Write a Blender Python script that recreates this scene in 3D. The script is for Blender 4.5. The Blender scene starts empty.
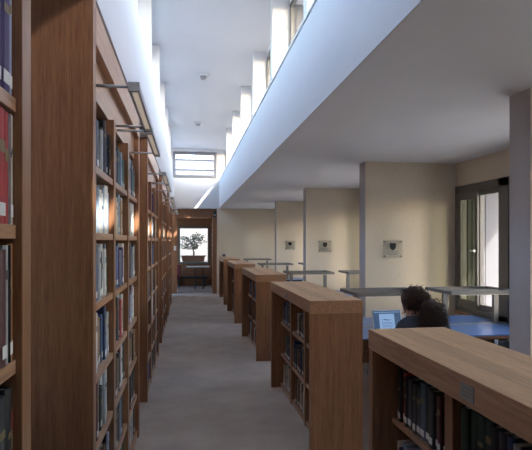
import bpy, bmesh, math, random
from mathutils import Vector, Matrix
sc = bpy.context.scene
R = math.radians
EYE = 1.65
# ------------------------------------------------------------------ camera, world, sun, exposure
cd = bpy.data.cameras.new('camera'); cam = bpy.data.objects.new('camera', cd); sc.collection.objects.link(cam)
cam.location = (0, 0, EYE); cam.rotation_euler = (R(90), 0, R(-8.98))
cd.sensor_fit = 'HORIZONTAL'; cd.sensor_width = 36; cd.lens = 33.83; cd.shift_y = 0.0305
cd.clip_start = .02; cd.clip_end = 200
sc.camera = cam
SUN = Vector((-1, 1.8, -1.28)).normalized()
w = bpy.data.worlds.new('sky'); sc.world = w; w.use_nodes = True
nt = w.node_tree; bg = nt.nodes['Background']
st = nt.nodes.new('ShaderNodeTexSky'); st.sky_type = 'NISHITA'; st.sun_disc = False
st.sun_elevation = math.asin(-SUN.z); st.sun_rotation = math.atan2(-SUN.x, -SUN.y)
st.air_density = 1.0; st.dust_density = 1.5; st.ozone_density = 1.0
nt.links.new(st.outputs[0], bg.inputs[0]); bg.inputs[1].default_value = 0.8
sl = bpy.data.lights.new('sun', 'SUN'); sl.energy = 5.5; sl.angle = R(.6); sl.color = (1, .95, .87)
so = bpy.data.objects.new('sun', sl); sc.collection.objects.link(so)
so.rotation_euler = SUN.to_track_quat('-Z', 'Y').to_euler()
sc.view_settings.view_transform = 'Standard'; sc.view_settings.look = 'None'
sc.view_settings.gamma = 1; sc.view_settings.exposure = 1.38
sc.view_settings.use_curve_mapping = False
sc.cycles.max_bounces = 10; sc.cycles.diffuse_bounces = 7; sc.cycles.glossy_bounces = 3
sc.cycles.transparent_max_bounces = 12
sc.cycles.sample_clamp_indirect = 6.0
sc.cycles.use_denoising = True

# ------------------------------------------------------------------ helpers
col = sc.collection
def link(o, parent=None):
    col.objects.link(o)
    if parent is not None: o.parent = parent
    return o
def tag(o, label=None, cat=None, group=None, kind=None):
    if label: o['label'] = label
    if cat: o['category'] = cat
    if group: o['group'] = group
    if kind: o['kind'] = kind
    return o
def empty(name, loc, rz=0, label=None, cat=None, group=None):
    o = bpy.data.objects.new(name, None); o.empty_display_size = .1
    link(o); o.location = loc; o.rotation_euler = (0, 0, rz)
    return tag(o, label, cat, group)
def children(o): return list(o.children)
def copy_tree(o, parent=None):
    c = o.copy(); link(c)
    c.parent = parent
    for ch in children(o): copy_tree(ch, c)
    return c
class MB:
    """collects shapes into one bmesh"""
    def __init__(s): s.bm = bmesh.new()
    def box(s, x0, x1, y0, y1, z0, z1, mi=0, rot=None, org=None):
        vs = [s.bm.verts.new((x, y, z)) for x in (x0, x1) for y in (y0, y1) for z in (z0, z1)]
        if rot is not None:
            o = Vector(org)
            for v in vs: v.co = o + rot @ (v.co - o)
        for a, b, c, d in ((0,1,3,2), (4,6,7,5), (0,4,5,1), (2,3,7,6), (0,2,6,4), (1,5,7,3)):
            f = s.bm.faces.new((vs[a], vs[b], vs[c], vs[d])); f.material_index = mi
        return s
    def prism(s, pts, z0, z1, mi=0, axis='z'):
        def P(a, b, c): return {'z': (a, b, c), 'y': (a, c, b), 'x': (c, a, b)}[axis]
        lo = [s.bm.verts.new(P(a, b, z0)) for a, b in pts]; hi = [s.bm.verts.new(P(a, b, z1)) for a, b in pts]
        n = len(pts)
        s.bm.faces.new(lo[::-1]).material_index = mi; s.bm.faces.new(hi).material_index = mi
        for i in range(n):
            s.bm.faces.new((lo[i], lo[(i+1) % n], hi[(i+1) % n], hi[i])).material_index = mi
        return s
    def tube(s, pts, r, seg=8, mi=0, cap=True):
        pts = [Vector(p) for p in pts]
        rs = r if isinstance(r, (list, tuple)) else [r]*len(pts)
        rings = []
        for i, p in enumerate(pts):
            t = (pts[min(i+1, len(pts)-1)] - pts[max(i-1, 0)]).normalized()
            up = Vector((0, 0, 1)) if abs(t.z) < .9 else Vector((1, 0, 0))
            a = t.cross(up).normalized(); b = t.cross(a).normalized()
            rings.append([s.bm.verts.new(p + (a*math.cos(2*math.pi*k/seg) + b*math.sin(2*math.pi*k/seg))*rs[i]) for k in range(seg)])
        for i in range(len(rings)-1):
            for k in range(seg):
                f = s.bm.faces.new((rings[i][k], rings[i][(k+1) % seg], rings[i+1][(k+1) % seg], rings[i+1][k])); f.material_index = mi; f.smooth = True
        if cap:
            s.bm.faces.new(rings[0]).material_index = mi; s.bm.faces.new(rings[-1][::-1]).material_index = mi
        return s
    def ball(s, c, r, sub=2, sc3=(1, 1, 1), mi=0):
        ret = bmesh.ops.create_icosphere(s.bm, subdivisions=sub, radius=r)
        for v in ret['verts']:
            v.co = Vector((v.co.x*sc3[0], v.co.y*sc3[1], v.co.z*sc3[2])) + Vector(c)
            for f in v.link_faces: f.material_index = mi; f.smooth = True
        return s
    def build(s, name, mats, parent=None, bevel=0, loc=None):
        bmesh.ops.recalc_face_normals(s.bm, faces=s.bm.faces)
        me = bpy.data.meshes.new(name); s.bm.to_mesh(me); s.bm.free()
        for m in (mats if isinstance(mats, (list, tuple)) else [mats]): me.materials.append(m)
        o = bpy.data.objects.new(name, me); link(o, parent)
        if loc: o.location = loc
        if bevel:
            b = o.modifiers.new('bevel', 'BEVEL'); b.width = bevel; b.segments = 2; b.limit_method = 'ANGLE'
        return o
def struct(name, mb, m, parent=None):
    o = mb.build(name, m, parent)
    if parent is None: o['kind'] = 'structure'
    return o

# ------------------------------------------------------------------ materials
def new_mat(name):
    m = bpy.data.materials.new(name); m.use_nodes = True
    return m, m.node_tree, m.node_tree.nodes['Principled BSDF']
def plain(name, c, rough=.6, metal=0, bump=0, scale=60, var=.06, spec=.5):
    m, nt, b = new_mat(name)
    b.inputs['Roughness'].default_value = rough; b.inputs['Metallic'].default_value = metal
    b.inputs['Specular IOR Level'].default_value = spec
    tc = nt.nodes.new('ShaderNodeTexCoord'); n = nt.nodes.new('ShaderNodeTexNoise'); n.inputs['Scale'].default_value = scale
    n.inputs['Detail'].default_value = 3
    r = nt.nodes.new('ShaderNodeValToRGB')
    r.color_ramp.elements[0].color = (*[max(0, x*(1-var)) for x in c], 1); r.color_ramp.elements[1].color = (*[min(1, x*(1+var)) for x in c], 1)
    r.color_ramp.elements[0].position = .3; r.color_ramp.elements[1].position = .7
    nt.links.new(tc.outputs['Object'], n.inputs['Vector']); nt.links.new(n.outputs['Fac'], r.inputs['Fac']); nt.links.new(r.outputs['Color'], b.inputs['Base Color'])
    if bump:
        bp = nt.nodes.new('ShaderNodeBump'); bp.inputs['Strength'].default_value = bump; bp.inputs['Distance'].default_value = .004
        nt.links.new(n.outputs['Fac'], bp.inputs['Height']); nt.links.new(bp.outputs['Normal'], b.inputs['Normal'])
    return m
def wood(name, dark, light, axis='z', rough=.42, board=0.0):
    m, nt, b = new_mat(name)
    b.inputs['Roughness'].default_value = rough
    tc = nt.nodes.new('ShaderNodeTexCoord'); mp = nt.nodes.new('ShaderNodeMapping')
    s = {'x': (1.2, 26, 26), 'y': (26, 1.2, 26), 'z': (26, 26, 1.2)}[axis]
    mp.inputs['Scale'].default_value = s
    n = nt.nodes.new('ShaderNodeTexNoise'); n.inputs['Scale'].default_value = 1.6; n.inputs['Detail'].default_value = 6; n.inputs['Roughness'].default_value = .62; n.inputs['Distortion'].default_value = .4
    n2 = nt.nodes.new('ShaderNodeTexNoise'); n2.inputs['Scale'].default_value = 9; n2.inputs['Detail'].default_value = 2
    mx = nt.nodes.new('ShaderNodeMath'); mx.operation = 'MULTIPLY_ADD'; mx.inputs[1].default_value = .45
    nt.links.new(tc.outputs['Object'], mp.inputs['Vector']); nt.links.new(mp.outputs[0], n.inputs['Vector']); nt.links.new(mp.outputs[0], n2.inputs['Vector'])
    half = nt.nodes.new('ShaderNodeMath'); half.operation = 'MULTIPLY'; half.inputs[1].default_value = .55
    nt.links.new(n.outputs['Fac'], half.inputs[0]); nt.links.new(n2.outputs['Fac'], mx.inputs[0]); nt.links.new(half.outputs[0], mx.inputs[2])
    r = nt.nodes.new('ShaderNodeValToRGB'); e = r.color_ramp.elements
    e[0].position = .36; e[0].color = (*dark, 1); e[1].position = .64; e[1].color = (*light, 1)
    nt.links.new(mx.outputs[0], r.inputs['Fac'])
    out = r.outputs['Color']
    if board:      # glued staves: a slightly different tone per stave
        sx = nt.nodes.new('ShaderNodeSeparateXYZ'); nt.links.new(tc.outputs['Object'], sx.inputs[0])
        d = nt.nodes.new('ShaderNodeMath'); d.operation = 'DIVIDE'; d.inputs[1].default_value = board
        nt.links.new(sx.outputs['X'], d.inputs[0])
        fl = nt.nodes.new('ShaderNodeMath'); fl.operation = 'FLOOR'; nt.links.new(d.outputs[0], fl.inputs[0])
        wn = nt.nodes.new('ShaderNodeTexWhiteNoise'); wn.noise_dimensions = '1D'; nt.links.new(fl.outputs[0], wn.inputs['W'])
        mr = nt.nodes.new('ShaderNodeMapRange'); mr.inputs['To Min'].default_value = .82; mr.inputs['To Max'].default_value = 1.12
        nt.links.new(wn.outputs['Value'], mr.inputs['Value'])
        mc = nt.nodes.new('ShaderNodeMix'); mc.data_type = 'RGBA'; mc.blend_type = 'MULTIPLY'; mc.inputs[0].default_value = 1
        cmb = nt.nodes.new('ShaderNodeCombineColor')
        for k in range(3): nt.links.new(mr.outputs[0], cmb.inputs[k])
        nt.links.new(out, mc.inputs[6]); nt.links.new(cmb.outputs[0], mc.inputs[7]); out = mc.outputs[2]
    nt.links.new(out, b.inputs['Base Color'])
    return m
M = {}
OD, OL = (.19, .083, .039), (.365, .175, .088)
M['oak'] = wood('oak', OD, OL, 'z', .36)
M['oak_y_lit'] = wood('oak_along_lit', (.30, .15, .08), (.53, .30, .175), 'y', .30)  # lengthwise oak, lightened partly for the light falling on shelf fronts and fascia
M['oak_top_sheen'] = wood('oak_top_sheen', (.54, .32, .175), (.78, .52, .31), 'y', .45, board=.105)  # sheen of grazing light on the case tops painted in as paler oak
M['oak_x'] = wood('oak_across', OD, OL, 'x', .45)
M['white'] = plain('white_paint', (.60, .60, .61), .75, var=.012, scale=3)
M['ceil'] = plain('ceiling_paint', (.74, .73, .73), .8, var=.015, scale=3)
M['beige'] = plain('beige_plaster', (.70, .60, .46), .85, var=.03, scale=40, bump=.1)
M['pierend'] = plain('white_plaster', (.50, .48, .48), .85, var=.02)
M['metal'] = plain('brushed_metal', (.42, .42, .43), .45, .35, var=.05)
M['plate'] = plain('plate_metal', (.34, .33, .33), .4, .6, var=.05)
M['rail'] = plain('rail_metal', (.24, .215, .185), .6, .25, var=.05)
M['frame'] = plain('window_frame', (.17, .16, .14), .5, .2)
M['greyframe'] = plain('grey_frame', (.15, .155, .18), .5, .1)
M['dark'] = plain('dark_metal', (.03, .03, .035), .5, .1)
M['black'] = plain('black_plastic', (.015, .015, .018), .4)
M['lino'] = plain('blue_lino', (.13, .24, .47), .30, var=.03)
M['chairfab'] = plain('chair_fabric', (.03, .035, .05), .8)
M['paper'] = plain('paper', (.62, .59, .52), .9, var=.1, scale=200)
M['labelw'] = plain('label_white', (.75, .74, .72), .7)
M['gold'] = plain('gold_print', (.20, .15, .07), .5)
M['lampwhite'] = plain('lamp_diffuser', (.72, .66, .58), .5, var=.03)
lb_ = M['lampwhite'].node_tree.nodes['Principled BSDF']; lb_.inputs['Emission Color'].default_value = (1, .84, .68, 1); lb_.inputs['Emission Strength'].default_value = .10
M['skin'] = plain('skin', (.50, .28, .20), .55)
M['hair'] = plain('hair', (.065, .040, .032), .95, var=.5, scale=90, bump=.5)
M['sweater'] = plain('sweater', (.06, .07, .10), .9)
M['jeans'] = plain('jeans', (.03, .04, .08), .9)
M['shoe'] = plain('shoe', (.02, .02, .02), .6)
M['eyew'] = plain('eye_white', (.7, .7, .7), .3)
M['lip'] = plain('lips', (.35, .12, .11), .5)
M['silver'] = plain('silver_case', (.62, .63, .65), .35, .6)
M['clad'] = plain('white_cladding', (.13, .13, .14), .8, var=.03)
M['olivestrip'] = plain('olive_strip_paint', (.05, .052, .04), .7)
M['paving'] = plain('paving', (.45, .44, .42), .9, var=.1, scale=4)
M['roofm'] = plain('grey_roofing', (.16, .16, .165), .9, var=.05, scale=4)
M['court'] = plain('courtyard_render', (.34, .31, .265), .9, var=.04, scale=3)
M['court2'] = plain('neighbour_render', (.11, .12, .14), .9, var=.04, scale=3)
M['leaf'] = plain('leaves', (.045, .065, .03), .7, var=.3, scale=30)
M['leafd'] = plain('dark_leaves', (.02, .03, .02), .8, var=.3, scale=8)
M['bark'] = plain('bark', (.09, .07, .055), .9, var=.3, scale=40)
M['trough'] = plain('clay_trough', (.16, .09, .06), .8)
M['red'] = plain('red_fabric', (.12, .02, .03), .8)
M['tile'] = plain('roof_tile', (.38, .27, .19), .9)
M['blueband'] = plain('blue_trim', (.18, .22, .34), .7)

def carpet():
    m, nt, b = new_mat('taupe_carpet')
    b.inputs['Roughness'].default_value = .92; b.inputs['Specular IOR Level'].default_value = .25
    tc = nt.nodes.new('ShaderNodeTexCoord')
    n = nt.nodes.new('ShaderNodeTexNoise'); n.inputs['Scale'].default_value = 2.2; n.inputs['Detail'].default_value = 8; n.inputs['Roughness'].default_value = .6
    f = nt.nodes.new('ShaderNodeTexNoise'); f.inputs['Scale'].default_value = 220
    r = nt.nodes.new('ShaderNodeValToRGB'); e = r.color_ramp.elements
    e[0].position = .32; e[0].color = (.42, .36, .315, 1); e[1].position = .7; e[1].color = (.56, .49, .435, 1)
    nt.links.new(tc.outputs['Object'], n.inputs['Vector']); nt.links.new(tc.outputs['Object'], f.inputs['Vector'])
    nt.links.new(n.outputs['Fac'], r.inputs['Fac']); nt.links.new(r.outputs['Color'], b.inputs['Base Color'])
    bp = nt.nodes.new('ShaderNodeBump'); bp.inputs['Strength'].default_value = .35; bp.inputs['Distance'].default_value = .004
    nt.links.new(f.outputs['Fac'], bp.inputs['Height']); nt.links.new(bp.outputs['Normal'], b.inputs['Normal'])
    return m
M['carpet'] = carpet()
def glass(name, tint=(1, 1, 1), refl=.08, fres=True):
    m = bpy.data.materials.new(name); m.use_nodes = True; nt = m.node_tree
    nt.nodes.remove(nt.nodes['Principled BSDF']); out = nt.nodes['Material Output']
    t = nt.nodes.new('ShaderNodeBsdfTransparent'); t.inputs[0].default_value = (*tint, 1)
    g = nt.nodes.new('ShaderNodeBsdfGlossy'); g.inputs['Roughness'].default_value = .02
    mx = nt.nodes.new('ShaderNodeMixShader'); lw = nt.nodes.new('ShaderNodeLayerWeight'); lw.inputs[0].default_value = .5
    pw = nt.nodes.new('ShaderNodeMath'); pw.operation = 'POWER'; pw.inputs[1].default_value = 5
    fr = nt.nodes.new('ShaderNodeMath'); fr.operation = 'MULTIPLY_ADD'; fr.inputs[1].default_value = .6; fr.inputs[2].default_value = .03
    nt.links.new(lw.outputs['Facing'], pw.inputs[0]); nt.links.new(pw.outputs[0], fr.inputs[0])
    nt.links.new(fr.outputs[0], mx.inputs[0]); nt.links.new(t.outputs[0], mx.inputs[1]); nt.links.new(g.outputs[0], mx.inputs[2]); nt.links.new(mx.outputs[0], out.inputs[0])
    return m
M['glass'] = glass('window_glass'); M['glassdim_blue'] = glass('blue_sky_dimming_glass', (.91, .935, .955)); M['glassdim_grey'] = glass('grey_view_dimming_glass', (.86, .86, .87)); M['glassdim_dark'] = glass('dark_view_dimming_glass', (.46, .47, .43)); M['acrylic'] = glass('clear_acrylic', (.93, .94, .93))  # tints added to dim the overbright sky and outdoors behind the panes
def screen():
    m, nt, b = new_mat('laptop_screen')
    b.inputs['Base Color'].default_value = (.02, .03, .05, 1); b.inputs['Roughness'].default_value = .3
    b.inputs['Emission Color'].default_value = (.05, .10, .19, 1); b.inputs['Emission Strength'].default_value = .28
    return m
M['screen'] = screen()
m_, nt_, b_ = new_mat('screen_page'); b_.inputs['Base Color'].default_value = (.1, .1, .1, 1)
b_.inputs['Emission Color'].default_value = (.30, .50, .85, 1); b_.inputs['Emission Strength'].default_value = .26; M['page'] = m_

# ------------------------------------------------------------------ the setting
YB, Y0 = 15.62, -3.6           # back wall, wall behind the camera
XL, XLB = -.397, -.80           # face of the white wall above the tall cases, back of their recess
XP = .98                        # parapet face
XW = 3.5                        # window wall
HC, HP, HT = 2.67, 3.52, 4.50   # low ceiling, parapet top, high ceiling
PIER = .15
piers = [5.72 + 1.71*k for k in range(-5, 5)]     # near faces of the clerestory piers
struct('floor', MB().box(XLB-.2, XW+.0, Y0-.2, YB+.1, -.1, 0), M['carpet'])
struct('floor', MB().box(-1.4, 1.9, YB+.1, 19.0, -.1, 0), M['carpet'])
g = MB().box(-40, 60, -40, 90, -.4, -.13); struct('ground', g, M['paving'])
# left: recess back wall, white wall above, shallow pilasters
l = MB()
l.box(XLB-.2, XLB, Y0-.2, YB, 0, 2.72)
struct('wall_left', l, M['white'])
l = MB(); l.box(XLB-.2, XL, Y0-.2, YB, 2.72, HP); l.box(XL-.33, XL-.13, Y0-.2, YB, HP, HP+.10).box(XL-.33, XL-.13, Y0-.2, YB, 4.38, HT)
for y in piers: l.box(XL-.33, XL, y, y+PIER, HP, HT)
struct('wall_left_upper', l, M['white'])
# clerestory wall on the right
l = MB(); l.box(XP, XP+.012, Y0-.2, YB, HC, HC+.22).box(XP, XP+.24, Y0-.2, YB, HC+.22, HP)
for y in piers: l.box(XP, XP+.255, y, y+PIER, HP, HT)
l.box(XP+.2, XP+.40, Y0-.2, YB, 4.42, HT)
struct('wall_parapet', l, M['white'])
for k, y in enumerate(piers): struct('trim_pier_dark_reflection', MB().box(XP+.256, XP+.42, y, y+PIER, HP-.6, HT), M['black'])  # outer part of each pier, blackened to imitate dark reflections in the panes
struct('trim_1', MB().box(XP-.012, XP+.02, Y0, YB, HP-.03, HP), M['white'])
ys = [Y0] + piers + [YB]
struct('wall_parapet_rear_blocker', MB().box(XP+.2, XP+.40, Y0-.2, piers[1], HP, HT), M['white'])  # unseen solid stretch instead of windows, added to block light behind the camera
n = 0
for i, y in enumerate(piers + [YB]):
    a = (piers[i-1] + PIER) if i else Y0
    b = y
    if b - a < .3 or i < 2: continue
    n += 1
    x0, x1 = XP+.21, XP+.25
    o = MB()
    o.box(x0, x1, a, b, HP, HP+.05).box(x0, x1, a, b, 4.36, 4.42).box(x0, x1, a, a+.05, HP, 4.4).box(x0, x1, b-.05, b, HP, 4.4)
    wo = struct('window_%d' % n, o, M['frame'])
    gp = MB().box(x0+.015, x0+.021, a+.05, b-.05, HP+.05, 4.36).build('pane', M['glass'], wo)
struct('wall_left_rear_blocker', MB().box(XL-.33, XL-.13, Y0-.2, piers[1], HP+.1, 4.38), M['white'])  # unseen; closes the rear left windows to cut their light
for i, y in enumerate(piers + [YB]):
    a = (piers[i-1] + PIER) if i else Y0
    if y - a < .3 or i < 2: continue
    n += 1; x0, x1 = XL-.24, XL-.20
    wo = struct('window_%d' % n, MB().box(x0, x1, a, y, HP+.1, HP+.14).box(x0, x1, a, y, 4.34, 4.38).box(x0, x1, a, a+.04, HP+.1, 4.38).box(x0, x1, y-.04, y, HP+.1, 4.38), M['white'])
    MB().box(x0+.015, x0+.021, a+.04, y-.04, HP+.14, 4.34).build('pane', M['glassdim_blue'], wo)
nwin = n
# roofs / ceilings
struct('ceiling', MB().box(XLB-.3, XP+.66, Y0-.2, YB+.3, HT, HT+.18), M['white'])
struct('ceiling_reading_bays', MB().box(XP+.012, XW+.1, Y0-.2, YB+.2, HC, HC+.22), M['ceil'])
struct('ceiling_bay_eave', MB().box(XW+.1, 4.85, Y0-.2, YB+.2, HC+.08, HC+.22), M['roofm'])
struct('ceiling_bay_roofing', MB().box(XP+.44, 4.85, Y0-.2, YB+.2, HC+.221, HC+.24), M['roofm'])
# end walls
o = MB()
o.box(.93, XW, YB, YB+.2, 0, HC)
struct('wall_back', o, M['beige'])
o = MB()
WX0, WX1, WZ0, WZ1 = -.43, .91, 3.605, 4.41
o.box(XLB-.2, XP+.4, YB, YB+.2, HC, WZ0).box(XLB-.2, XP+.4, YB, YB+.2, WZ1, HT).box(XLB-.2, WX0, YB, YB+.2, WZ0, WZ1).box(WX1, XP+.4, YB, YB+.2, WZ0, WZ1)
struct('wall_back_upper', o, M['white'])
o = MB(); t = .085
o.box(WX0, WX1, YB-.03, YB+.08, WZ0, WZ0+t).box(WX0, WX1, YB-.03, YB+.08, WZ1-t, WZ1).box(WX0, WX0+t, YB-.03, YB+.08, WZ0+t, WZ1-t).box(WX1-t, WX1, YB-.03, YB+.08, WZ0+t, WZ1-t)
wo = struct('window_%d' % (nwin+1), o, M['greyframe'])
MB().box(WX0+t, WX1-t, YB+.02, YB+.026, WZ0+t, WZ1-t).build('pane', M['glass'], wo)
struct('wall_front', MB().box(XLB-.2, XW+.2, Y0-.4, Y0-.2, 0, HT), M['beige'])
# wooden portal in the back wall
o = MB(); o.box(XLB, -.31, YB+.35, YB+.5, 0, HC).box(.80, .93, YB+.2, YB+.5, 0, HC).box(-.31, .80, YB+.35, YB+.5, 2.38, HC)
struct('door_1', o, M['oak'])
# piers between the reading bays (inside plaster, outside cladding)
fins = [.02, 3.22, 6.33, 9.56, 12.76]
for k, y in enumerate(fins):
    pr = struct('wall_right_pier', MB().box(2.25, XW+.12, y-.22, y, 0, HC), [M['beige'], M['pierend']])
    for f in pr.data.polygons:
        if f.normal.x < -.9: f.material_index = 1
    c = MB().box(XW+.12, 5.0, y-.22, y, -.1, HC+.1)
    for j in range(1, 5): c.box(3.62+.3*j, 3.63+.3*j, y-.226, y-.22, -.1, HC+.1)
    struct('wall_right_pier_outer', c, M['clad'])
# window wall with one window per bay
o = MB(); WS, WH = .75, 2.36
bays = []
ends = [Y0] + fins + [YB]
for i in range(len(ends)-1):
    b = ends[i+1] - (.22 if i < len(fins) else 0); a = ends[i]
    if b - a < 1.5: continue
    if i == 0:
        o.box(XW, XW+.14, a-.2, b+.001, 0, HC); continue  # unseen bay kept windowless to cut light from behind the camera
    wa = a + .25; wb = b - .03  # window widened in its hidden part to bring more light into the bay
    o.box(XW, XW+.14, a-.001, b+.001, 0, WS).box(XW, XW+.14, a, b, WH, HC).box(XW, XW+.14, a, wa, WS, WH).box(XW, XW+.14, wb, b, WS, WH)
    bays.append((wa, wb))
struct('wall_right', o, M['beige'])
for i, (a, b) in enumerate(bays):
    f = MB(); x0, x1 = XW-.03, XW+.10
    f.box(x0, x1, a, b, WS, WS+.07).box(x0, x1, a, b, WH-.09, WH).box(x0, x1, a, a+.05, WS, WH).box(x0, x1, b-.05, b, WS, WH)
    f.box(x0, x1, b-1.09, b-.92, WS, WH)
    wo = struct('window_%d' % (nwin+2+i), f, M['frame'])
    # two pairs of sashes
    for (p, q, dx) in ((b-.49, b-.05, 0.0), (b-.92, b-.47, .03), (b-1.52, b-1.09, 0), (a+.05, b-1.50, .03)):
        s = MB(); e = .062; xx0, xx1 = x0+.01+dx, x0+.06+dx; z0, z1 = WS+.07, WH-.09
        if dx: e = .03
        s.box(xx0, xx1, p, p+e, z0, z1).box(xx0, xx1, q-e, q, z0, z1).box(xx0, xx1, p+e, q-e, z0, z0+e+.03).box(xx0, xx1, p+e, q-e, z1-e-.03, z1)
        sash = s.build('sash', M['frame'], wo)
        MB().box(xx0+.02, xx0+.026, p+e, q-e, z0+e+.03, z1-e-.03).build('pane', M['glassdim_dark'] if q == b-.05 else (M['glassdim_grey'] if q == b-.47 else M['glass']), sash)
    MB().box(x0-.03, x0+.012, b-.47, b-.38, 1.52, 1.545).build('handle', M['silver'], wo)
    struct('trim_%d' % (i+2), MB().box(XW-.05, XW, a-.03, b, WS-.03, WS), M['oak_y_lit'])
    if 1: struct('olive_strip', MB().box(XW+.13, XW+.29, b-.03, b-.001, .5, WH+.1).box(XW+.19, XW+.20, b-.04, b-.03, .5, WH+.1), M['olivestrip'])  # dark olive strip standing outside the end sash
# anteroom beyond the portal
o = MB(); AY = 18.75
o.box(-1.4, -.31, AY, AY+.15, 0, 2.7).box(.80, 1.9, AY, AY+.15, 0, 2.7).box(-.31, .80, AY, AY+.15, 0, .82).box(-.31, .80, AY, AY+.15, 2.2, 2.7)
struct('wall_anteroom', o, M['oak_x'])
struct('wall_anteroom_left', MB().box(-1.4, -1.2, YB+.5, AY, 0, 2.7), M['oak_y_lit'])
struct('wall_anteroom_right', MB().box(1.7, 1.9, YB+.5, AY, 0, 2.7), M['beige'])
struct('ceiling_anteroom', MB().box(-1.4, 1.9, YB+.2, AY+.15, 2.67, 2.85), M['white'])
o = MB()
o.box(-.31, .80, AY-.05, AY+.1, .80, .88).box(-.31, .80, AY-.05, AY+.1, 2.12, 2.22).box(-.33, -.25, AY-.05, AY+.1, .88, 2.12).box(.76, .82, AY-.05, AY+.1, .88, 2.12)
wo = struct('window_%d' % (nwin+2+len(bays)), o, M['frame'])
MB().box(-.25, .76, AY+.02, AY+.026, .88, 2.12).build('pane', M['glass'], wo)

# ------------------------------------------------------------------ outside
o = MB().box(-4, 6, 21.3, 21.5, -.1, 3.35).box(-4.05, 6.05, 21.25, 21.55, 3.35, 3.42)
struct('wall_courtyard', o, M['court'])
def tree_mesh(nl, rx, rz, zc, size, seed, flat=False):
    rnd = random.Random(seed); mb = MB()
    for k in range(nl):
        u = rnd.uniform(-1, 1); a = rnd.uniform(0, 2*math.pi); rr = rnd.random()**.4
        s = math.sqrt(1-u*u)
        c = Vector((rx*rr*s*math.cos(a), rx*rr*s*math.sin(a), zc + rz*rr*u))
        d = Vector((rnd.gauss(0, 1), rnd.gauss(0, 1), rnd.gauss(0, 1))).normalized(); e = d.orthogonal().normalized()
        q = size*rnd.uniform(.6, 1.4)
        vs = [mb.bm.verts.new(c + v) for v in (d*q, e*q*.5, -d*q, -e*q*.5)]
        mb.bm.faces.new(vs)
    return mb
bt = empty('planted_tree', (.24, 19.5, 0), 0, 'small bonsai tree in a long clay trough outside the far window', 'tree')
MB().tube([(0, 0, 1.05), (.03, 0, 1.2), (-.02, 0, 1.36), (.05, 0, 1.5), (.02, 0, 1.7)], [.035, .03, .025, .018, .008]).build('trunk', M['bark'], bt)
rnd = random.Random(3); br = MB(); lf = MB()
for k in range(26):
    a = rnd.uniform(0, 6.28); L = rnd.uniform(.3, .62); z = rnd.uniform(1.32, 1.85)
    p0 = Vector((0, 0, z)); p1 = Vector((L*math.cos(a), L*.5*math.sin(a), z + rnd.uniform(0, .22)))
    br.tube([p0, (p0+p1)/2 + Vector((0, 0, -.02)), p1], [.012, .008, .004], seg=5)
    for j in range(34):
        c = p0.lerp(p1, rnd.uniform(.35, 1.15)) + Vector((rnd.gauss(0, .05), rnd.gauss(0, .05), rnd.gauss(0.02, .035)))
        d = Vector((rnd.gauss(0, 1), rnd.gauss(0, 1), rnd.gauss(0, .5))).normalized()*.034; e = d.orthogonal().normalized()*.02
        lf.bm.faces.new([lf.bm.verts.new(c+v) for v in (d, e, -d, -e)])
br.build('branches', M['bark'], bt); lf.build('foliage', M['leaf'], bt)
tr = empty('plant_trough', (.24, 19.5, 0), 0, 'long dark clay trough holding the small tree outside the far window', 'trough')
o = MB().prism([(-.40, .86), (.40, .86), (.46, 1.08), (-.46, 1.08)], -.15, .15, axis='y'); o.build('trough_body', M['trough'], tr)
MB().box(-.48, .48, -.17, .17, 1.08, 1.10).build('rim', M['trough'], tr)
tag(MB().box(-.4, .9, 19.2, 19.8, -.13, .855).build('stone_plinth', M['court']), 'pale stone plinth carrying the trough outside the far window', 'plinth')
nb = empty('neighbouring_building', (0, 26, 0), 0, 'pale building with a tiled roof seen through the high end window', 'building')
MB().box(-7, 9, 0, 5, -.1, 5.85).build('wall', M['court2'], nb)
MB().box(-7.1, 9.1, -.1, -.001, 5.34, 5.45).box(-7.1, 9.1, -.1, -.001, 4.93, 5.0).box(-7.1, 9.1, -.1, 5.2, 5.85, 5.88).build('roof_edge', M['blueband'], nb)
MB().prism([(-.3, 5.88), (.9, 6.35), (1.7, 6.3), (2.9, 5.88)], .6, 5, axis='y').build('gable', M['tile'], nb)
for i, (x, y, s) in enumerate(((7.2, 11.5, 1.15), (9.2, 22.5, 1.2), (16.5, 30, 1.4))):
    t = empty('broadleaf_tree', (x, y, -.13), i*2.1, ['dark broadleaf tree outside the clerestory, closest to the building', 'dark broadleaf tree outside the clerestory, the middle one', 'dark broadleaf tree outside the clerestory, farthest off'][i], 'tree', 'trees beyond the clerestory')
    tree_mesh(5200, 3.3*s, 3.0*s, 7.4*s, .17*s, i).build('foliage', M['leafd'], t)
    MB().tube([(0, 0, 0), (.1, 0, 3*s), (-.1, .1, 7*s)], [.25*s, .18*s, .06*s]).build('trunk', M['bark'], t)

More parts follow.
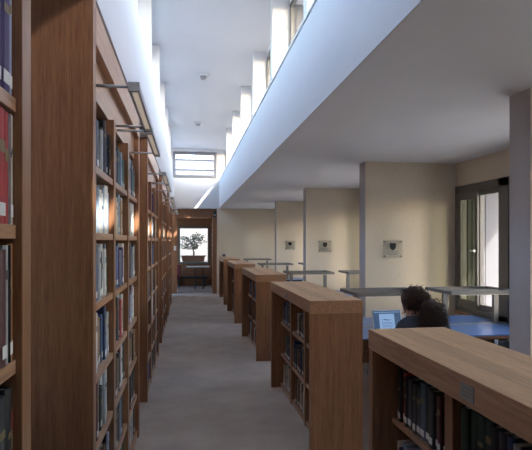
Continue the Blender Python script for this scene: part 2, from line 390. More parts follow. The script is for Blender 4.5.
# ------------------------------------------------------------------ tall bookcases
P = 3.0; TLEN = 2.13; TD = .39
XF = -.40                                  # front plane
T_SH = [.06, .37, .69, 1.02, 1.36, 1.69, 2.0]; TR = .015  # top surface of each shelf board
POST = .07
def tall_case(y0, L, nb):
    """frame runs from local y=0 (near end) to L; front at local x=0, back at -TD"""
    t = empty('tall_bookcase', (XF, y0, 0))
    for a in (0, L-POST):
        p = MB().box(-TD, 0, a, a+POST, 0, 2.718)
        p.build('end_panel', M['oak'], t, bevel=.002)
    MB().box(-TD, -TD+.012, POST, L-POST, .0, 2.53).build('back_panel', M['oak'], t)
    bw = (L - POST*(nb+1)) / nb
    bay = []
    for k in range(nb):
        a = POST + k*(bw+POST); bay.append((y0+a, y0+a+bw))
        if k < nb-1: MB().box(-TD+.012, -TR+.006, a+bw, a+bw+POST, 0, 2.34).build('divider', M['oak'], t, bevel=.002)
        for z in T_SH:
            MB().box(-TD+.012, -TR, a, a+bw, z-.034, z).build('shelf', M['oak_y_lit'], t, bevel=.0015)
    MB().box(-.08, -TR, POST, L-POST, 0, .026).build('plinth', M['oak_y_lit'], t)
    MB().box(-.08, -.04, POST, L-POST, 2.34, 2.53).build('fascia', M['oak_y_lit'], t)
    MB().box(-TD, -.0, POST, L-POST, 2.53, 2.70).build('cornice', M['oak_y_lit'], t, bevel=.002)
    return t, bay
ORD = ['first', 'second', 'third', 'fourth', 'fifth', 'sixth', 'seventh', 'eighth', 'ninth', 'tenth', 'eleventh', 'twelfth', 'thirteenth', 'fourteenth', 'fifteenth', 'sixteenth', 'seventeenth', 'eighteenth', 'nineteenth', 'twentieth'] + ['twenty-' + x for x in ('first','second','third','fourth','fifth','sixth','seventh','eighth','ninth')]
T_NAMES = ['closest tall oak bookcase, cut off by the frame edge, before the bare end panel',
           'tall oak bookcase whose wide bare end panel faces the camera',
           'tall oak bookcase just beyond the one with the wide bare end panel',
           'tall oak bookcase, next to last before the wooden portal',
           'tall oak bookcase closest to the wooden portal']
T_SHORT = ['nearest tall case', 'second tall case', 'third tall case', 'fourth tall case', 'last tall case']
t_y = [-.752, 2.25, 5.25, 8.25, 11.25]
slots = []          # (kind, case index, short, bay index, shelf index, y0, y1, z, clear height)
first_case, bay1 = tall_case(t_y[1], TLEN, 3)
for i, y in enumerate(t_y):
    c = first_case if i == 1 else copy_tree(first_case)
    c.location = (XF, y, 0)
    tag(c, T_NAMES[i], 'bookcase', 'tall bookcases along the aisle')
    for k, (a, b) in enumerate(bay1):
        for s, z in enumerate(T_SH):
            hh = (T_SH[s+1]-.034 if s < 6 else 2.34) - z
            slots.append(('tall', i, T_SHORT[i], k, s, a - t_y[1] + y, b - t_y[1] + y, z, hh))
# strike plate on the bare end panel
tag(MB().box(-.675, -.66, 2.243, 2.2495, 1.79, 1.86).box(-.672, -.663, 2.240, 2.243, 1.80, 1.815).box(-.672, -.663, 2.240, 2.243, 1.835, 1.85).build('strike_plate', M['dark']), 'small dark metal strike plate on the bare oak end panel', 'plate')

# picture lights on the tall cases
def shelf_lamp(L):
    t = empty('shelf_lamp', (0, 0, 0))
    MB().box(.135, .185, 0, .03, 2.335, 2.375).build('end_cap', M['metal'], t)
    MB().box(.135, .185, L-.03, L, 2.335, 2.375).build('end_cap', M['metal'], t)
    MB().box(.135, .147, .03, L-.03, 2.338, 2.371).box(.175, .185, .03, L-.03, 2.338, 2.371).box(.147, .175, .03, L-.03, 2.365, 2.371).build('housing', M['metal'], t)
    d = MB()
    nn = int((L-.08)/.03)
    for k in range(nn): d.box(.148, .174, .04+k*.03, .063+k*.03, 2.343, 2.348)
    d.box(.147, .175, .03, L-.03, 2.350, 2.354)
    d.build('diffuser', M['lampwhite'], t)
    for y in (.015, L-.06):
        MB().tube([(-.0395, y, 2.355), (.1345, y, 2.355)], .0075).build('arm', M['metal'], t)
    return t
lamp0 = shelf_lamp(.88); used = False
LN = ['nearer', 'farther']
for i, y in enumerate(t_y):
    for j, dy in enumerate((.09, 1.02)):
        if i == 0 and j == 0: continue
        if i == 0: continue
        o = lamp0 if not used else copy_tree(lamp0); used = True
        o.location = (XF, y+dy, 0)
        tag(o, '%s grey metal shelf lamp on the %s' % (LN[j], T_SHORT[i]), 'lamp', 'shelf lamps along the tall bookcases')

# ------------------------------------------------------------------ low bookcases
XR = .94; LD = .42; LH = 1.19; LREC = .10
L_SH = [.05, .385, .74]
def low_case(y0, L):
    t = empty('low_bookcase', (XR, y0, 0))
    for a in (0, L-.05):
        MB().box(.0, LD, a, a+.05, 0, LH-.10).build('end_panel', M['oak'], t, bevel=.0015)
    tp = MB().box(-.002, LD+.002, -.002, L+.002, LH-.10, LH).build('top', [M['oak_y_lit'], M['oak_top_sheen']], t, bevel=.002)
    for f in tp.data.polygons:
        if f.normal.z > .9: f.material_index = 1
    MB().box(LD-.02, LD, .05, L-.05, 0, LH-.10).build('back_panel', M['oak'], t)
    bw = (L - .1 - .12)/3; bay = []
    for k in range(3):
        a = .05 + k*(bw+.06); bay.append((y0+a, y0+a+bw))
        if k < 2: MB().box(LREC, LD-.02, a+bw, a+bw+.06, 0, LH-.10).build('divider', M['oak'], t)
        for z in L_SH: MB().box(LREC+.008, LD-.02, a, a+bw, z-.028, z).build('shelf', M['oak_y_lit'], t, bevel=.0015)
    MB().box(LREC+.012, LREC+.03, .05, L-.05, 0, .022).build('plinth', M['oak_y_lit'], t)
    pl = MB().box(-.006, -.002, L/2-.045, L/2+.035, LH-.078, LH-.026).build('number_plate', M['plate'], t)
    e = MB()
    for q, (u, v) in enumerate(((-.03, .02), (-.033, .03), (-.026, .024))):
        e.box(-.0064, -.006, L/2-.005+u, L/2-.005+v, LH-.040-q*.013, LH-.037-q*.013)
    e.build('engraving', M['rail'], pl)
    return t, bay
l_y = [.64, 3.75, 6.80, 10.0, 13.0]
L_NAMES = ['closest low oak bookcase with a pale grained top, cut off by the frame edge',
           'low oak bookcase beside the reading table where the person sits',
           'low oak bookcase, middle one of the row beside the aisle',
           'low oak bookcase, next to last before the back wall',
           'low oak bookcase standing closest to the beige back wall']
L_SHORT = ['nearest low case', 'second low case', 'third low case', 'fourth low case', 'last low case']
c0, lbay = low_case(l_y[0], 1.86)
for i, y in enumerate(l_y):
    c = c0 if i == 0 else copy_tree(c0)
    c.location = (XR, y, 0)
    tag(c, L_NAMES[i], 'bookcase', 'low bookcases beside the reading bays')
    for k, (a, b) in enumerate(lbay):
        for s, z in enumerate(L_SH):
            hh = (L_SH[s+1]-.028 if s < 2 else LH-.10) - z
            slots.append(('low', i, L_SHORT[i], k, s, a - l_y[0] + y, b - l_y[0] + y, z, hh))

# ------------------------------------------------------------------ books
COL = {
 'navy blue': (.018, .028, .09), 'dark green': (.02, .04, .025), 'black': (.012, .012, .014), 'charcoal grey': (.05, .052, .058),
 'maroon': (.085, .014, .02), 'red': (.36, .03, .035), 'mid blue': (.06, .13, .32), 'pale blue': (.24, .33, .45), 'white': (.66, .65, .63),
 'cream': (.55, .48, .36), 'tan': (.32, .21, .11), 'brown': (.10, .055, .03), 'olive': (.10, .10, .045), 'light grey': (.38, .39, .40),
 'teal': (.05, .13, .14), 'purple': (.05, .025, .11), 'orange': (.45, .17, .06), 'slate blue': (.10, .13, .19), 'ochre': (.36, .24, .07), 'lavender': (.34, .36, .50)}
BM = {k: plain('book_' + k.replace(' ', '_'), v, .5, var=.12, scale=50) for k, v in COL.items()}
CN = list(COL)
PAL = {
 ('tall', 6): ['slate blue', 'teal', 'charcoal grey', 'light grey', 'brown', 'navy blue', 'pale blue', 'black'],
 ('tall', 5): ['white', 'cream', 'white', 'light grey', 'cream', 'pale blue', 'tan'],
 ('tall', 4): ['purple', 'pale blue', 'mid blue', 'white', 'slate blue', 'light grey', 'navy blue', 'mid blue'],
 ('tall', 3): ['light grey', 'black', 'red', 'light grey', 'navy blue', 'mid blue', 'tan', 'white', 'maroon', 'charcoal grey'],
 ('tall', 2): ['charcoal grey', 'light grey', 'slate blue', 'tan', 'white', 'maroon', 'mid blue', 'black'],
 ('tall', 1): ['black', 'charcoal grey', 'light grey', 'brown'],
 ('tall', 0): ['black', 'charcoal grey', 'slate blue', 'navy blue', 'light grey', 'olive', 'mid blue'],
 ('low', 2): ['charcoal grey', 'dark green', 'black', 'navy blue', 'light grey', 'brown', 'slate blue', 'maroon'],
 ('low', 1): ['maroon', 'light grey', 'navy blue', 'cream', 'dark green', 'purple', 'brown', 'charcoal grey'],
 ('low', 0): ['cream', 'light grey', 'tan', 'white', 'navy blue', 'brown', 'charcoal grey', 'olive']}
HAND = {  # the few books that stand out, listed from the near end: (kind, case, bay, shelf): [(colour, thickness, height), ...]
 ('low', 0, 2, 2): [('black', .035, .25), ('maroon', .03, .25), ('brown', .035, .24), ('charcoal grey', .04, .25), ('black', .045, .255), ('slate blue', .045, .26), ('charcoal grey', .035, .235), ('charcoal grey', .03, .235), ('light grey', .025, .23), ('charcoal grey', .04, .24), ('black', .03, .24), ('red', .035, .255), ('black', .03, .25), ('olive', .03, .25)],
 ('low', 0, 1, 2): [('light grey', .04, .25), ('black', .04, .265), ('cream', .035, .22), ('charcoal grey', .04, .235), ('light grey', .03, .235), ('navy blue', .04, .25), ('charcoal grey', .035, .25), ('black', .04, .255), ('dark green', .045, .265), ('dark green', .045, .265), ('dark green', .045, .265), ('dark green', .05, .265)],
}
rnd = random.Random(11)
books = []
for (kind, ci, short, bi, si, y0, y1, z, hh) in slots:
    hand = HAND.get((kind, ci, bi, si))
    pal = PAL[(kind, si)]
    y = y0 + .002; idx = 0
    if hand: y = max(y, y1 - .004 - sum(q[1]+.002 for q in hand))
    stop = y1 - rnd.choice((.004, .004, .02, .06, .12))
    if kind == 'tall' and ci <= 1: stop = y1 - .004
    if hand: stop = y1 - .0005
    while True:
        if hand:
            if idx >= len(hand): break
            cn, th, h = hand[idx]
        else:
            th = rnd.uniform(.022, .048) if kind == 'low' else rnd.choice((rnd.uniform(.02, .04), rnd.uniform(.035, .065)))
            cn = rnd.choice(pal) if (rnd.random() < .82 or si == 5) else rnd.choice(CN)
            h = min(hh - .02, rnd.uniform(.20, .29) if kind == 'tall' else rnd.uniform(.19, .265))
        if y + th > stop: break
        dp = rnd.uniform(.17, .225)
        set_ = rnd.uniform(.008, .03)
        books.append(dict(kind=kind, ci=ci, short=short, bi=bi, si=si, idx=idx, y=y+th/2, th=th, h=min(h, hh-.012), z=z, dp=dp, set=set_, cn=cn))
        y += th + (.0006 if rnd.random() < .9 else .006); idx += 1
# the books of the nearest tall case that the photo shows, nearest the post
near_rows = {6: [(None, .008, 0), ('lavender', .020, .31), ('purple', .05, .31), ('light grey', .04, .25)],
             5: [(None, .001, 0), ('cream', .019, .29), ('light grey', .008, .285), ('red', .03, .30), ('red', .045, .30), ('maroon', .04, .28)],
             4: [(None, .004, 0), ('orange', .017, .285), ('black', .010, .28), ('light grey', .02, .28), ('maroon', .03, .27), ('cream', .05, .28)],
             3: [(None, .004, 0), ('red', .010, .22), ('black', .035, .28), ('charcoal grey', .045, .27), ('navy blue', .05, .27)]}
books = [b for b in books if not (b['kind'] == 'tall' and b['ci'] == 0 and b['bi'] == 2 and b['si'] in near_rows)]
yend = t_y[0] + TLEN - POST
for si, row in near_rows.items():
    y = yend - .004
    rr = list(row) + [(rnd.choice(CN), rnd.uniform(.025, .05), rnd.uniform(.22, .29)) for _ in range(9)]
    for idx, (cn, th, h) in enumerate(rr):
        if y - th < yend - .610: break
        if cn: books.append(dict(kind='tall', ci=0, short=T_SHORT[0], bi=2, si=si, idx=idx-1, y=y-th/2, th=th, h=min(h, (T_SH[si+1]-.034 if si < 6 else 2.34) - T_SH[si] - .012), z=T_SH[si], dp=.20, set=.001+.003*(idx % 2), cn=cn, rev=True))
        y -= th + .001
def spine_x(b): return (XF - TR - b['set']) if b['kind'] == 'tall' else (XR + LREC + .008 + b['set'])
cyaw = R(8.98); F = 500.0
def project(p):
    x, y, z = p
    xc = x*math.cos(cyaw) - y*math.sin(cyaw); zc = y*math.cos(cyaw) + x*math.sin(cyaw)
    if zc < .1: return None
    return 266 + F*xc/zc, 240.7 - F*(z-EYE)/zc
bpy.context.view_layer.update()
dg = bpy.context.evaluated_depsgraph_get()
for b in books:
    sx = spine_x(b); b['score'] = 0
    vis = 0
    for fy in (-.45, .45):
        for fz in (.25, .9):
            p = Vector((sx, b['y'] + fy*b['th'], b['z'] + fz*b['h'])); q = project(p)
            if not q or not (-1 <= q[0] <= 533 and -1 <= q[1] <= 451): continue
            d = p - Vector((0, 0, EYE)); L = d.length
            hit = sc.ray_cast(dg, Vector((0, 0, EYE)), d.normalized(), distance=L-.004)
            if not hit[0]: vis += 1
    if vis:
        A = project((sx, b['y']-b['th']/2, b['z'])); B = project((sx, b['y']+b['th']/2, b['z']+b['h'])); C_ = project((sx, b['y']-b['th']/2, b['z']+b['h']))
        b['score'] = vis/4*(abs(A[0]-B[0])+.3)*abs(A[1]-C_[1])
vis = sorted([b for b in books if b['score'] > 0], key=lambda b: -b['score'])
single = vis[:298]
sid = set(id(b) for b in single)
rest = [b for b in books if id(b) not in sid]
print('books', len(books), 'visible', len(vis), 'single', len(single), 'smallest', round(single[-1]['score'], 2))
def cover_pts(th, dp):
    t = th/2; e = min(.003, t*.3)
    return [(-dp, -t), (-.006, -t), (0, -t*.55), (0, t*.55), (-.006, t), (-dp, t), (-dp, t-e), (-.010, t-e), (-.010, -t+e), (-dp, -t+e)]
def ordw(i): return ORD[min(i, len(ORD)-1)]
SHN = {'tall': ['bottom', 'second', 'third', 'fourth', 'fifth', 'sixth', 'topmost'], 'low': ['lowest', 'middle', 'top']}
for b in single:
    root = MB().prism(cover_pts(b['th'], b['dp']), 0, b['h']).build('book', BM[b['cn']])
    root.location = (spine_x(b), b['y'], b['z'] + .0005)
    if b['kind'] == 'low': root.rotation_euler = (0, 0, math.pi)
    e = min(.003, b['th']*.15)
    MB().box(-b['dp']+.004, -.0105, -b['th']/2+e+.0002, b['th']/2-e-.0002, .004, b['h']-.005).build('pages', M['paper'], root)
    if b['score'] > 12 or b['kind'] == 'low' and b['ci'] < 2:
        r2 = random.Random(int(b['y']*1e4) + b['si'])
        w_ = b['th']*.42
        if b['kind'] == 'low' or r2.random() < .6:
            MB().box(0, .0008, -w_, w_, .018, .048).build('call_number_label', M['labelw'], root)
        if r2.random() < .75:
            w_ = b['th']*.36; zz = b['h']*r2.uniform(.55, .72)
            tb = MB().box(0, .0006, -w_, w_, zz, zz + r2.uniform(.012, .03))
            tb.build('spine_title', M['gold'] if b['cn'] not in ('white', 'cream', 'light grey') else BM['charcoal grey'], root)
    end = 'far' if b.get('rev') else 'near'
    tag(root, '%s book %s from %s end, %s shelf, %s bay, %s' % (b['cn'], ordw(b['idx']), end, SHN[b['kind']][b['si']], ordw(b['bi']), b['short']), 'book',
        'books on the tall bookcases' if b['kind'] == 'tall' else 'books on the low bookcases')
def stuff_books(name, lst, label, cat):
    mb = MB()
    for b in lst:
        sx = spine_x(b); s = 1 if b['kind'] == 'tall' else -1
        x0, x1 = sorted((sx, sx - s*b['dp'])); mi = CN.index(b['cn'])
        t = b['th']/2
        pts = [(sx - s*b['dp'], b['y']-t), (sx - s*.005, b['y']-t), (sx, b['y']-t*.55), (sx, b['y']+t*.55), (sx - s*.005, b['y']+t), (sx - s*b['dp'], b['y']+t)]
        mb.prism(pts, b['z']+.0005, b['z']+b['h'], mi)
    o = mb.build(name, [BM[c] for c in CN]); tag(o, label, cat, kind='stuff')
stuff_books('books', rest, 'rows of further small books filling the distant shelves of every bookcase', 'books')

# ------------------------------------------------------------------ reading tables, light rails, chairs
def reading_table():
    t = empty('reading_table', (0, 0, 0))
    x0, x1, D2, H = 1.44, XW-.03, .61, .75
    for s in (-1, 1):
        a, b = sorted((s*.028, s*D2))
        MB().box(x0, x1, a, b, H-.012, H).build('desk_leaf', M['lino'], t)
        MB().box(x0, x1, a, b, H-.04, H-.0125).build('leaf_edge', M['oak_x'], t)
    MB().box(x0, x1, -.027, .027, H-.04, H+.008).build('cable_strip', M['metal'], t)
    MB().box(x0+.04, x1-.04, -.02, .02, .38, H-.041).build('modesty_panel', M['oak_x'], t)
    for x in (x0+.08, x1-.14):
        for y in (-D2+.07, D2-.12):
            MB().box(x, x+.05, y, y+.05, 0, H-.041).build('leg', M['rail'], t)
    return t
def light_rail():
    t = empty('desk_light_rail', (0, 0, 0))
    W_, D_, z0, z1, b = .76, .56, 1.10, 1.135, .05
    MB().box(0, W_, -D_/2, -D_/2+b, z0, z1).box(0, W_, D_/2-b, D_/2, z0, z1).box(0, b, -D_/2+b, D_/2-b, z0, z1).box(W_-b, W_, -D_/2+b, D_/2-b, z0, z1).box(b, W_-b, -.014, .014, z0+.008, z1-.008).build('frame', M['rail'], t, bevel=.002)
    for x in (.06, W_-.11): MB().box(x, x+.05, -.02, .02, .7585, z0).build('post', M['rail'], t)
    for y in (-D_/2+.01, D_/2-.04): MB().box(.1, W_-.1, y, y+.03, z0-.006, z0).build('light_strip', M['lampwhite'], t)
    return t
TY = [5.02, 8.30, 11.55, 14.55]
TN = ['blue-topped reading table with the open laptop on it', 'blue-topped reading table just beyond the one with the laptop', 'blue-topped reading table, third along the window wall', 'blue-topped reading table closest to the back wall']
RN = ['laptop table', 'second reading table', 'third reading table', 'farthest reading table']
t0, r0 = reading_table(), light_rail()
u = False; u2 = False
for i, y in enumerate(TY):
    o = t0 if i == 0 else copy_tree(t0); o.location = (0, y, 0); tag(o, TN[i], 'table', 'reading tables in the bays')
    for j, x in enumerate((1.66, 2.66)):
        o = r0 if not u2 else copy_tree(r0); u2 = True
        o.location = (x, y, 0); tag(o, 'grey metal light rail on the %s, %s' % (RN[i], ['on the aisle side', 'on the window side'][j]), 'light rail', 'light rails on the reading tables')
def chair():
    t = empty('reading_chair', (0, 0, 0))
    mb = MB().prism([(-.22, -.21), (.22, -.21), (.24, .0), (.23, .21), (-.23, .21), (-.24, 0)], .43, .47); mb.build('seat', M['chairfab'], t, bevel=.01)
    for x in (-.21, .21):
        MB().tube([(x, .19, 0), (x, .19, .43)], .013).build('leg', M['metal'], t)
        MB().tube([(x, -.21, 0), (x, -.20, .45), (x, -.25, .84)], .013).build('leg', M['metal'], t)
        MB().tube([(x, .19, .44), (x*1.12, .17, .64), (x*1.12, -.12, .66), (x, -.23, .64)], .012).build('armrest', M['metal'], t)
    pts = [(-.21, -.235), (-.1, -.262), (.1, -.262), (.21, -.235), (.21, -.215), (.1, -.242), (-.1, -.242), (-.21, -.215)]
    MB().prism(pts, .58, .83).build('backrest', M['chairfab'], t)
    return t
ch0 = chair(); fc = True
for (x, y, rz, lab) in ((2.03, 3.98, 10, 'black metal-framed chair the person sits on'), (2.74, 3.98, -6, 'black metal-framed chair pushed up to the laptop table near the window'),
                        (2.0, 6.10, 178, 'black metal-framed chair across the table from the person'), (2.98, 7.35, 4, 'black metal-framed chair at the second reading table'),
                        (2.0, 9.22, 184, 'black metal-framed chair beyond the second reading table'), (2.2, 10.6, 3, 'black metal-framed chair at the third reading table')):
    o = ch0 if fc else copy_tree(ch0); fc = False
    o.location = (x, y, 0); o.rotation_euler = (0, 0, R(rz)); tag(o, lab, 'chair', 'chairs in the reading bays')

# laptop
lp = empty('laptop', (1.955, 4.66, .751), R(3), 'open silver laptop showing a page on its blue screen, in front of the person', 'laptop')
MB().box(-.155, .155, -.22, 0, 0, .016).build('keyboard_base', M['silver'], lp, bevel=.002)
k = MB()
for r_ in range(5):
    for c_ in range(12): k.box(-.138+c_*.0232, -.118+c_*.0232, -.115+r_*.019, -.100+r_*.019, .0162, .018)
k.build('keys', M['black'], lp)
MB().box(-.045, .045, -.20, -.135, .0162, .0168).build('touchpad', M['plate'], lp)
tilt = Matrix.Rotation(R(-14), 3, 'X')
lid = MB().box(-.155, .155, 0, .008, .012, .228, rot=tilt, org=(0, .0, .012)).build('lid', M['silver'], lp)
MB().box(-.145, .145, -.0012, -.0002, .024, .218, rot=tilt, org=(0, .0, .012)).build('screen', M['screen'], lid)
pg = MB().box(-.085, .075, -.0022, -.0013, .03, .185, rot=tilt, org=(0, 0, .012)).box(-.135, .135, -.0022, -.0013, .198, .204, rot=tilt, org=(0, 0, .012))
pg.build('page', M['page'], lid)
dr = MB()
for q in range(6): dr.box(-.055+.01*q, -.02+.012*q, -.0032, -.0023, .125+.006*math.sin(q*1.3), .128+.006*math.sin(q*1.3), rot=tilt, org=(0, 0, .012))
for q in range(4): dr.box(-.06, .05, -.0032, -.0023, .06+.013*q, .063+.013*q, rot=tilt, org=(0, 0, .012))
dr.build('drawing', BM['navy blue'], lid)

# ------------------------------------------------------------------ the person
def skinned(verts, edges, radii, root, sub=2, bm_into=None, M4=None):
    me = bpy.data.meshes.new('tmp'); me.from_pydata(verts, edges, [])
    o = bpy.data.objects.new('tmp', me); col.objects.link(o)
    md = o.modifiers.new('s', 'SKIN'); md.use_smooth_shade = True
    if not me.skin_vertices: bpy.context.view_layer.update()
    if not me.skin_vertices:
        with bpy.context.temp_override(object=o, active_object=o): bpy.ops.mesh.customdata_skin_add()
    for i, sv in enumerate(me.skin_vertices[0].data):
        r_ = radii[i]; sv.radius = r_ if isinstance(r_, tuple) else (r_, r_); sv.use_root = (i == root)
    ss = o.modifiers.new('u', 'SUBSURF'); ss.levels = sub; ss.render_levels = sub
    bpy.context.view_layer.update()
    ev = o.evaluated_get(bpy.context.evaluated_depsgraph_get()); m2 = bpy.data.meshes.new_from_object(ev)
    bpy.data.objects.remove(o)
    if bm_into is None: bm_into = bmesh.new()
    bm_into.from_mesh(m2)
    for f in bm_into.faces: f.smooth = True
    return bm_into
person = empty('person', (2.0, 4.0, -.0), R(16), 'person with long dark curly hair tied back, in a dark top, seated facing the laptop', 'person')
SEAT = .50
def limb(side):
    s = side
    return [(s*.17, .07, .925), (s*.225, .14, .72), (s*.13, .38, .795)]
V = [(0, -.01, SEAT+.05), (0, 0, .70), (0, .05, .86), (0, .08, .955), (0, .115, 1.015), (0, .135, 1.055), (0, .145, 1.11), (0, .145, 1.175),
     (-.17, .07, .93), (-.235, .13, .70), (-.12, .38, .79), (.17, .07, .93), (.235, .13, .70), (.14, .38, .79),
     (-.10, .04, SEAT+.03), (-.11, .42, .52), (-.11, .40, .10), (-.11, .50, .045), (.10, .04, SEAT+.03), (.11, .42, .52), (.11, .40, .10), (.11, .50, .045),
     (-.11, .45, .785), (.13, .45, .785), (0, .215, 1.06)]
E_ = [(0, 1), (1, 2), (2, 3), (3, 4), (4, 5), (5, 6), (6, 7), (3, 8), (8, 9), (9, 10), (3, 11), (11, 12), (12, 13), (0, 14), (14, 15), (15, 16), (16, 17), (0, 18), (18, 19), (19, 20), (20, 21), (10, 22), (13, 23), (5, 24)]
RR = [(.14, .11), (.125, .095), (.135, .10), (.10, .07), .052, .062, .088, .068, .050, .040, .024, .050, .040, .024, .085, .058, .04, .032, .085, .058, .04, .032, (.036, .016), (.036, .016), .03]
bmb = skinned(V, E_, RR, 0)
for s, bx in ((-1, -.11), (1, .13)):     # fingers
    for q, (dx, L, curl) in enumerate(((-.030, .060, .010), (-.010, .072, .012), (.010, .068, .012), (.028, .052, .010))):
        p = Vector((bx+dx*.9, .468, .787)); pts = [p, p+Vector((dx*.15, L*.45, .010)), p+Vector((dx*.2, L*.8, .002)), p+Vector((dx*.22, L, -.010))]
        skinned([tuple(v) for v in pts], [(0, 1), (1, 2), (2, 3)], [.0095, .0085, .0075, .006], 0, 1, bmb)
    p = Vector((bx - s*.025, .435, .785)); pts = [p, p+Vector((-s*.028, .025, -.004)), p+Vector((-s*.036, .05, -.008))]
    skinned([tuple(v) for v in pts], [(0, 1), (1, 2)], [.011, .0095, .007], 0, 1, bmb)
me = bpy.data.meshes.new('body'); bmb.to_mesh(me); bmb.free(); me.materials.append(M['skin'])
body = bpy.data.objects.new('body', me); link(body, person)
# face: nose, eyes, brows, mouth, ears
HCn = Vector((0, .145, 1.125))
MB().tube([HCn+Vector((0, .082, .030)), HCn+Vector((0, .108, -.005)), HCn+Vector((0, .085, -.012))], [.008, .013, .009]).build('nose', M['skin'], person)
for s in (-1, 1):
    e = MB().ball(HCn+Vector((s*.031, .079, .022)), .013, 2).build('eye', M['eyew'], person)
    MB().ball(HCn+Vector((s*.031, .089, .021)), .0055, 1).build('iris', BM['brown'], e)
    MB().tube([HCn+Vector((s*.015, .094, .042)), HCn+Vector((s*.033, .092, .047)), HCn+Vector((s*.048, .080, .041))], [.003, .004, .002]).build('eyebrow', M['hair'], person)
    MB().ball(HCn+Vector((s*.088, .0, .005)), .026, 2, (.35, .7, 1.1)).build('ear', M['skin'], person)
MB().ball(HCn+Vector((0, .086, -.042)), .022, 2, (1, .35, .30)).build('mouth', M['lip'], person)
# clothes
SV = [0, 1, 2, 3, 8, 9, 10, 11, 12, 13, 4]
idx = {v: i for i, v in enumerate(SV)}
sv = [V[i] for i in SV]; sv[idx[0]] = (0, -.01, SEAT+.08); sv[idx[4]] = (0, .095, .99)
se = [(idx[a], idx[b]) for a, b in E_ if a in idx and b in idx]
sr = [(.152, .122), (.140, .108), (.148, .112), (.112, .08), .062, .052, .033, .062, .052, .033, .062]
b2 = skinned(sv, se, sr, 0); me = bpy.data.meshes.new('top'); b2.to_mesh(me); b2.free(); me.materials.append(M['sweater']); link(bpy.data.objects.new('sweater', me), person)
b2 = skinned([(0, -.01, SEAT+.04), V[14], V[15], (-.11, .40, .13), V[18], V[19], (.11, .40, .13)], [(0, 1), (1, 2), (2, 3), (0, 4), (4, 5), (5, 6)], [(.152, .118), .095, .068, .052, .095, .068, .052], 0)
me = bpy.data.meshes.new('trousers'); b2.to_mesh(me); b2.free(); me.materials.append(M['jeans']); link(bpy.data.objects.new('trousers', me), person)
for s in (-1, 1):
    b2 = skinned([(s*.11, .375, .055), (s*.11, .45, .050), (s*.11, .55, .038)], [(0, 1), (1, 2)], [.045, .047, .036], 0)
    me = bpy.data.meshes.new('shoe'); b2.to_mesh(me); b2.free(); me.materials.append(M['shoe']); link(bpy.data.objects.new('shoe', me), person)
# curly hair: cap, full back and a low ponytail of springy locks
rh = random.Random(5); hm = MB()
hm.ball(HCn+Vector((0, -.022, .02)), .116, 3, (1, 1.02, .98))
for v in hm.bm.verts:      # keep the face clear
    d = v.co - HCn
    if d.y > .05 and d.z < .06: v.co.y -= (d.y-.05)*.95
for (c, r_, s3) in (((0, -.07, 1.07), .095, (1, .8, 1)), ((.0, -.09, 1.01), .098, (1, .8, 1.1)), ((-.005, -.11, .93), .095, (1.0, .8, 1.1))):
    hm.ball(c, r_, 3, s3)
for v in hm.bm.verts: v.co += Vector((rh.gauss(0, 1), rh.gauss(0, 1), rh.gauss(0, 1)))*.004
def lock(p, d, L, rad, turns, th):
    d = d.normalized(); a = d.orthogonal().normalized(); b = d.cross(a); pts = []; n_ = int(turns*6)
    ph = rh.uniform(0, 6.28)
    for i in range(n_+1):
        u_ = i/n_; ang = ph + u_*turns*2*math.pi
        pts.append(p + d*L*u_ + Vector((0, 0, -.25*L*u_*u_)) + (a*math.cos(ang)+b*math.sin(ang))*rad*(.6+.4*u_))
    hm.tube(pts, [th*(1-.5*i/n_) for i in range(n_+1)], seg=4)
for k in range(900):
    q = rh.random()
    if q < .45:
        n3 = Vector((rh.gauss(0, 1), rh.gauss(-.35, 1), rh.gauss(.35, 1))).normalized()
        if n3.y > .35 and n3.z < .55: continue
        p = HCn + Vector((0, -.018, .014)) + Vector((n3.x*.110, n3.y*.110, n3.z*.104))
        lock(p, n3*.45 + Vector((0, -.6, -.5)) + Vector((rh.gauss(0, .4), rh.gauss(0, .3), rh.gauss(0, .4))), rh.uniform(.03, .075), rh.uniform(.006, .012), rh.uniform(1.2, 2.5), .0035)
    else:
        u_ = rh.random(); c = Vector((0, -.07, 1.09)).lerp(Vector((-.0, -.12, .90)), u_)
        n3 = Vector((rh.gauss(0, 1), rh.gauss(-.3, 1), rh.gauss(0, 1))).normalized()
        p = c + n3*.09
        lock(p, n3 + Vector((0, 0, -.7)), rh.uniform(.03, .07), rh.uniform(.007, .014), rh.uniform(1.2, 3), .0035)
hm.build('hair', M['hair'], person)

# ------------------------------------------------------------------ plaques, detectors and small things
def plaque():
    t = empty('wall_plaque', (0, 0, 0))
    pl = MB().box(-.13, .13, -.030, -.024, -.115, .115).build('clear_panel', M['acrylic'], t)
    for x in (-.108, .108):
        for z in (-.093, .093): MB().tube([(x, -.034, z), (x, 0, z)], .009).build('standoff', M['rail'], t)
    MB().prism([(-.042, .075), (.042, .075), (.042, .03), (.030, .0), (0, -.018), (-.030, 0), (-.042, .03)], -.026, -.0245, axis='y').build('shield', M['black'], t)
    e = MB()
    for z, w2 in ((-.035, .075), (-.055, .09), (-.073, .06)):
        x = -w2
        k_ = random.Random(int(-z*1000))
        while x < w2:
            l_ = k_.uniform(.012, .03); e.box(x, min(w2, x+l_), -.026, -.0245, z-.004, z+.004); x += l_+.006
    e.build('lettering', M['plate'], t)
    return t
pq = plaque()
for i, (x, y) in enumerate(((2.61, 6.108), (2.62, 9.338), (2.60, 12.538))):
    o = pq if i == 0 else copy_tree(pq)
    o.location = (x, y, EYE-.10)
    tag(o, 'clear plaque with black shield, on the %s' % ['pier beside the tall window behind the laptop', 'middle plastered pier', 'farthest plastered pier'][i], 'plaque', 'plaques on the piers')
sg = empty('wall_sign', (1.14, YB, 1.21), 0, 'tiny grey sign on the beige back wall above the last low bookcase', 'sign')
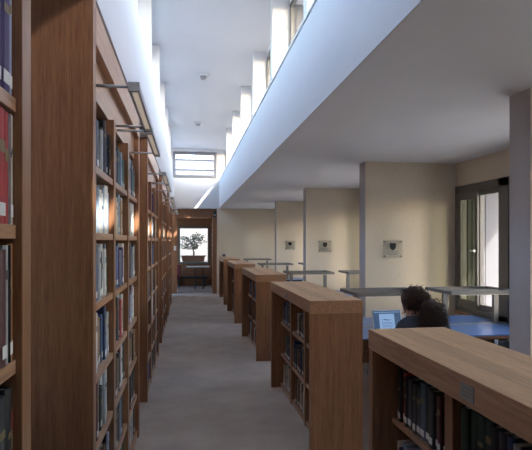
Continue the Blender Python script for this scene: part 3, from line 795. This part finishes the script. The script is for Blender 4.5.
MB().box(-.055, .055, -.02, 0, -.05, .05).build('sign_plate', M['plate'], sg); MB().box(-.035, .035, -.023, -.0201, -.02, .02).build('symbol', M['dark'], sg)
for i, (x, y) in enumerate(((.27, 8.6), (.26, 12.1))):
    t = empty('smoke_detector', (x, y, HT), 0, 'white round smoke detector on the high ceiling, the %s one' % ['nearer', 'farther'][i], 'smoke detector', 'detectors on the high ceiling')
    MB().tube([(0, 0, 0), (0, 0, -.035), (0, 0, -.04)], [.085, .085, .07], seg=20).build('base', M['white'], t)
    MB().tube([(0, 0, -.04), (0, 0, -.075), (0, 0, -.09)], [.055, .055, .035], seg=20).build('sensor', M['plate'], t)
t = empty('emergency_light', (.86, YB+.19, 2.50), 0, 'small black emergency light on the header beside the portal jamb', 'light')
MB().box(-.05, .05, -.07, .0, -.10, .10).build('housing', M['black'], t, bevel=.004); MB().box(-.035, .035, -.075, -.0702, -.06, .0).build('lens', M['plate'], t)
t = empty('light_switch', (-.37, YB+.35, 1.43), 0, 'white light switch plate on the wooden jamb of the portal', 'switch')
MB().box(-.035, .035, -.012, 0, -.07, .07).build('switch_plate', M['labelw'], t); MB().box(-.012, .012, -.018, -.0121, -.02, .02).build('rocker', M['white'], t)

# anteroom furniture
t = empty('side_table', (.40, 17.6, 0), 0, 'slim metal-legged table under the window beyond the portal', 'table')
MB().box(-.42, .36, -.3, .3, .74, .775).build('table_top', M['metal'], t)
for x in (-.12, .16): MB().tube([(x*1.0, -.2, 0), (x*1.0, -.2, .74)], .02).build('leg', M['dark'], t)
MB().box(-.35, .30, -.03, .03, .10, .13).build('stretcher', M['dark'], t)
t = empty('bench', (.2, 18.5, 0), 0, 'low dark bench against the panelled wall beyond the portal', 'bench')
MB().box(-.6, .55, -.2, .2, .30, .36).build("seat", M["dark"], t)
for x in (-.5, .45): MB().box(x-.03, x+.03, -.17, .17, 0, .30).build('leg', M['dark'], t)
t = empty('armchair', (-.55, 17.2, 0), R(-40), 'dark red chair just inside the portal', 'chair')
MB().box(-.24, .24, -.24, .24, .38, .50).build('seat', M['red'], t, bevel=.03); MB().box(-.24, .24, .18, .26, .5, .84).build('backrest', M['red'], t, bevel=.03)
for x in (-.2, .2):
    for y in (-.2, .2): MB().tube([(x, y, 0), (x, y, .38)], .015).build('leg', M['dark'], t)
t = empty('wall_bookcase', (.86, 16.1, 0), 0, 'shallow oak bookcase of pale books just beyond the portal', 'bookcase')
MB().box(.0, .28, 0, .05, 0, 2.35).build('end_panel', M['oak'], t); MB().box(.0, .28, 1.75, 1.8, 0, 2.35).build('end_panel', M['oak'], t)
MB().box(.26, .28, .05, 1.75, 0, 2.35).build('back_panel', M['oak'], t)
for k in range(7): MB().box(0.01, .26, .05, 1.75, .05+.36*k, .08+.36*k).build('shelf', M['oak_y_lit'], t)
mb = MB(); rr = random.Random(4)
for k in range(6):
    y = .06
    while y < 1.70:
        th = rr.uniform(.02, .05); mb.box(.03, .22, y, y+th, .0805+.36*k, .0805+.36*k+rr.uniform(.2, .3), rr.randrange(4)); y += th+.001
o = mb.build('shelved_books', [BM['white'], BM['cream'], BM['brown'], BM['slate blue']]); o.location = (.86, 16.1, 0)
tag(o, 'rows of pale books filling the shallow bookcase beyond the portal', 'books', kind='stuff')
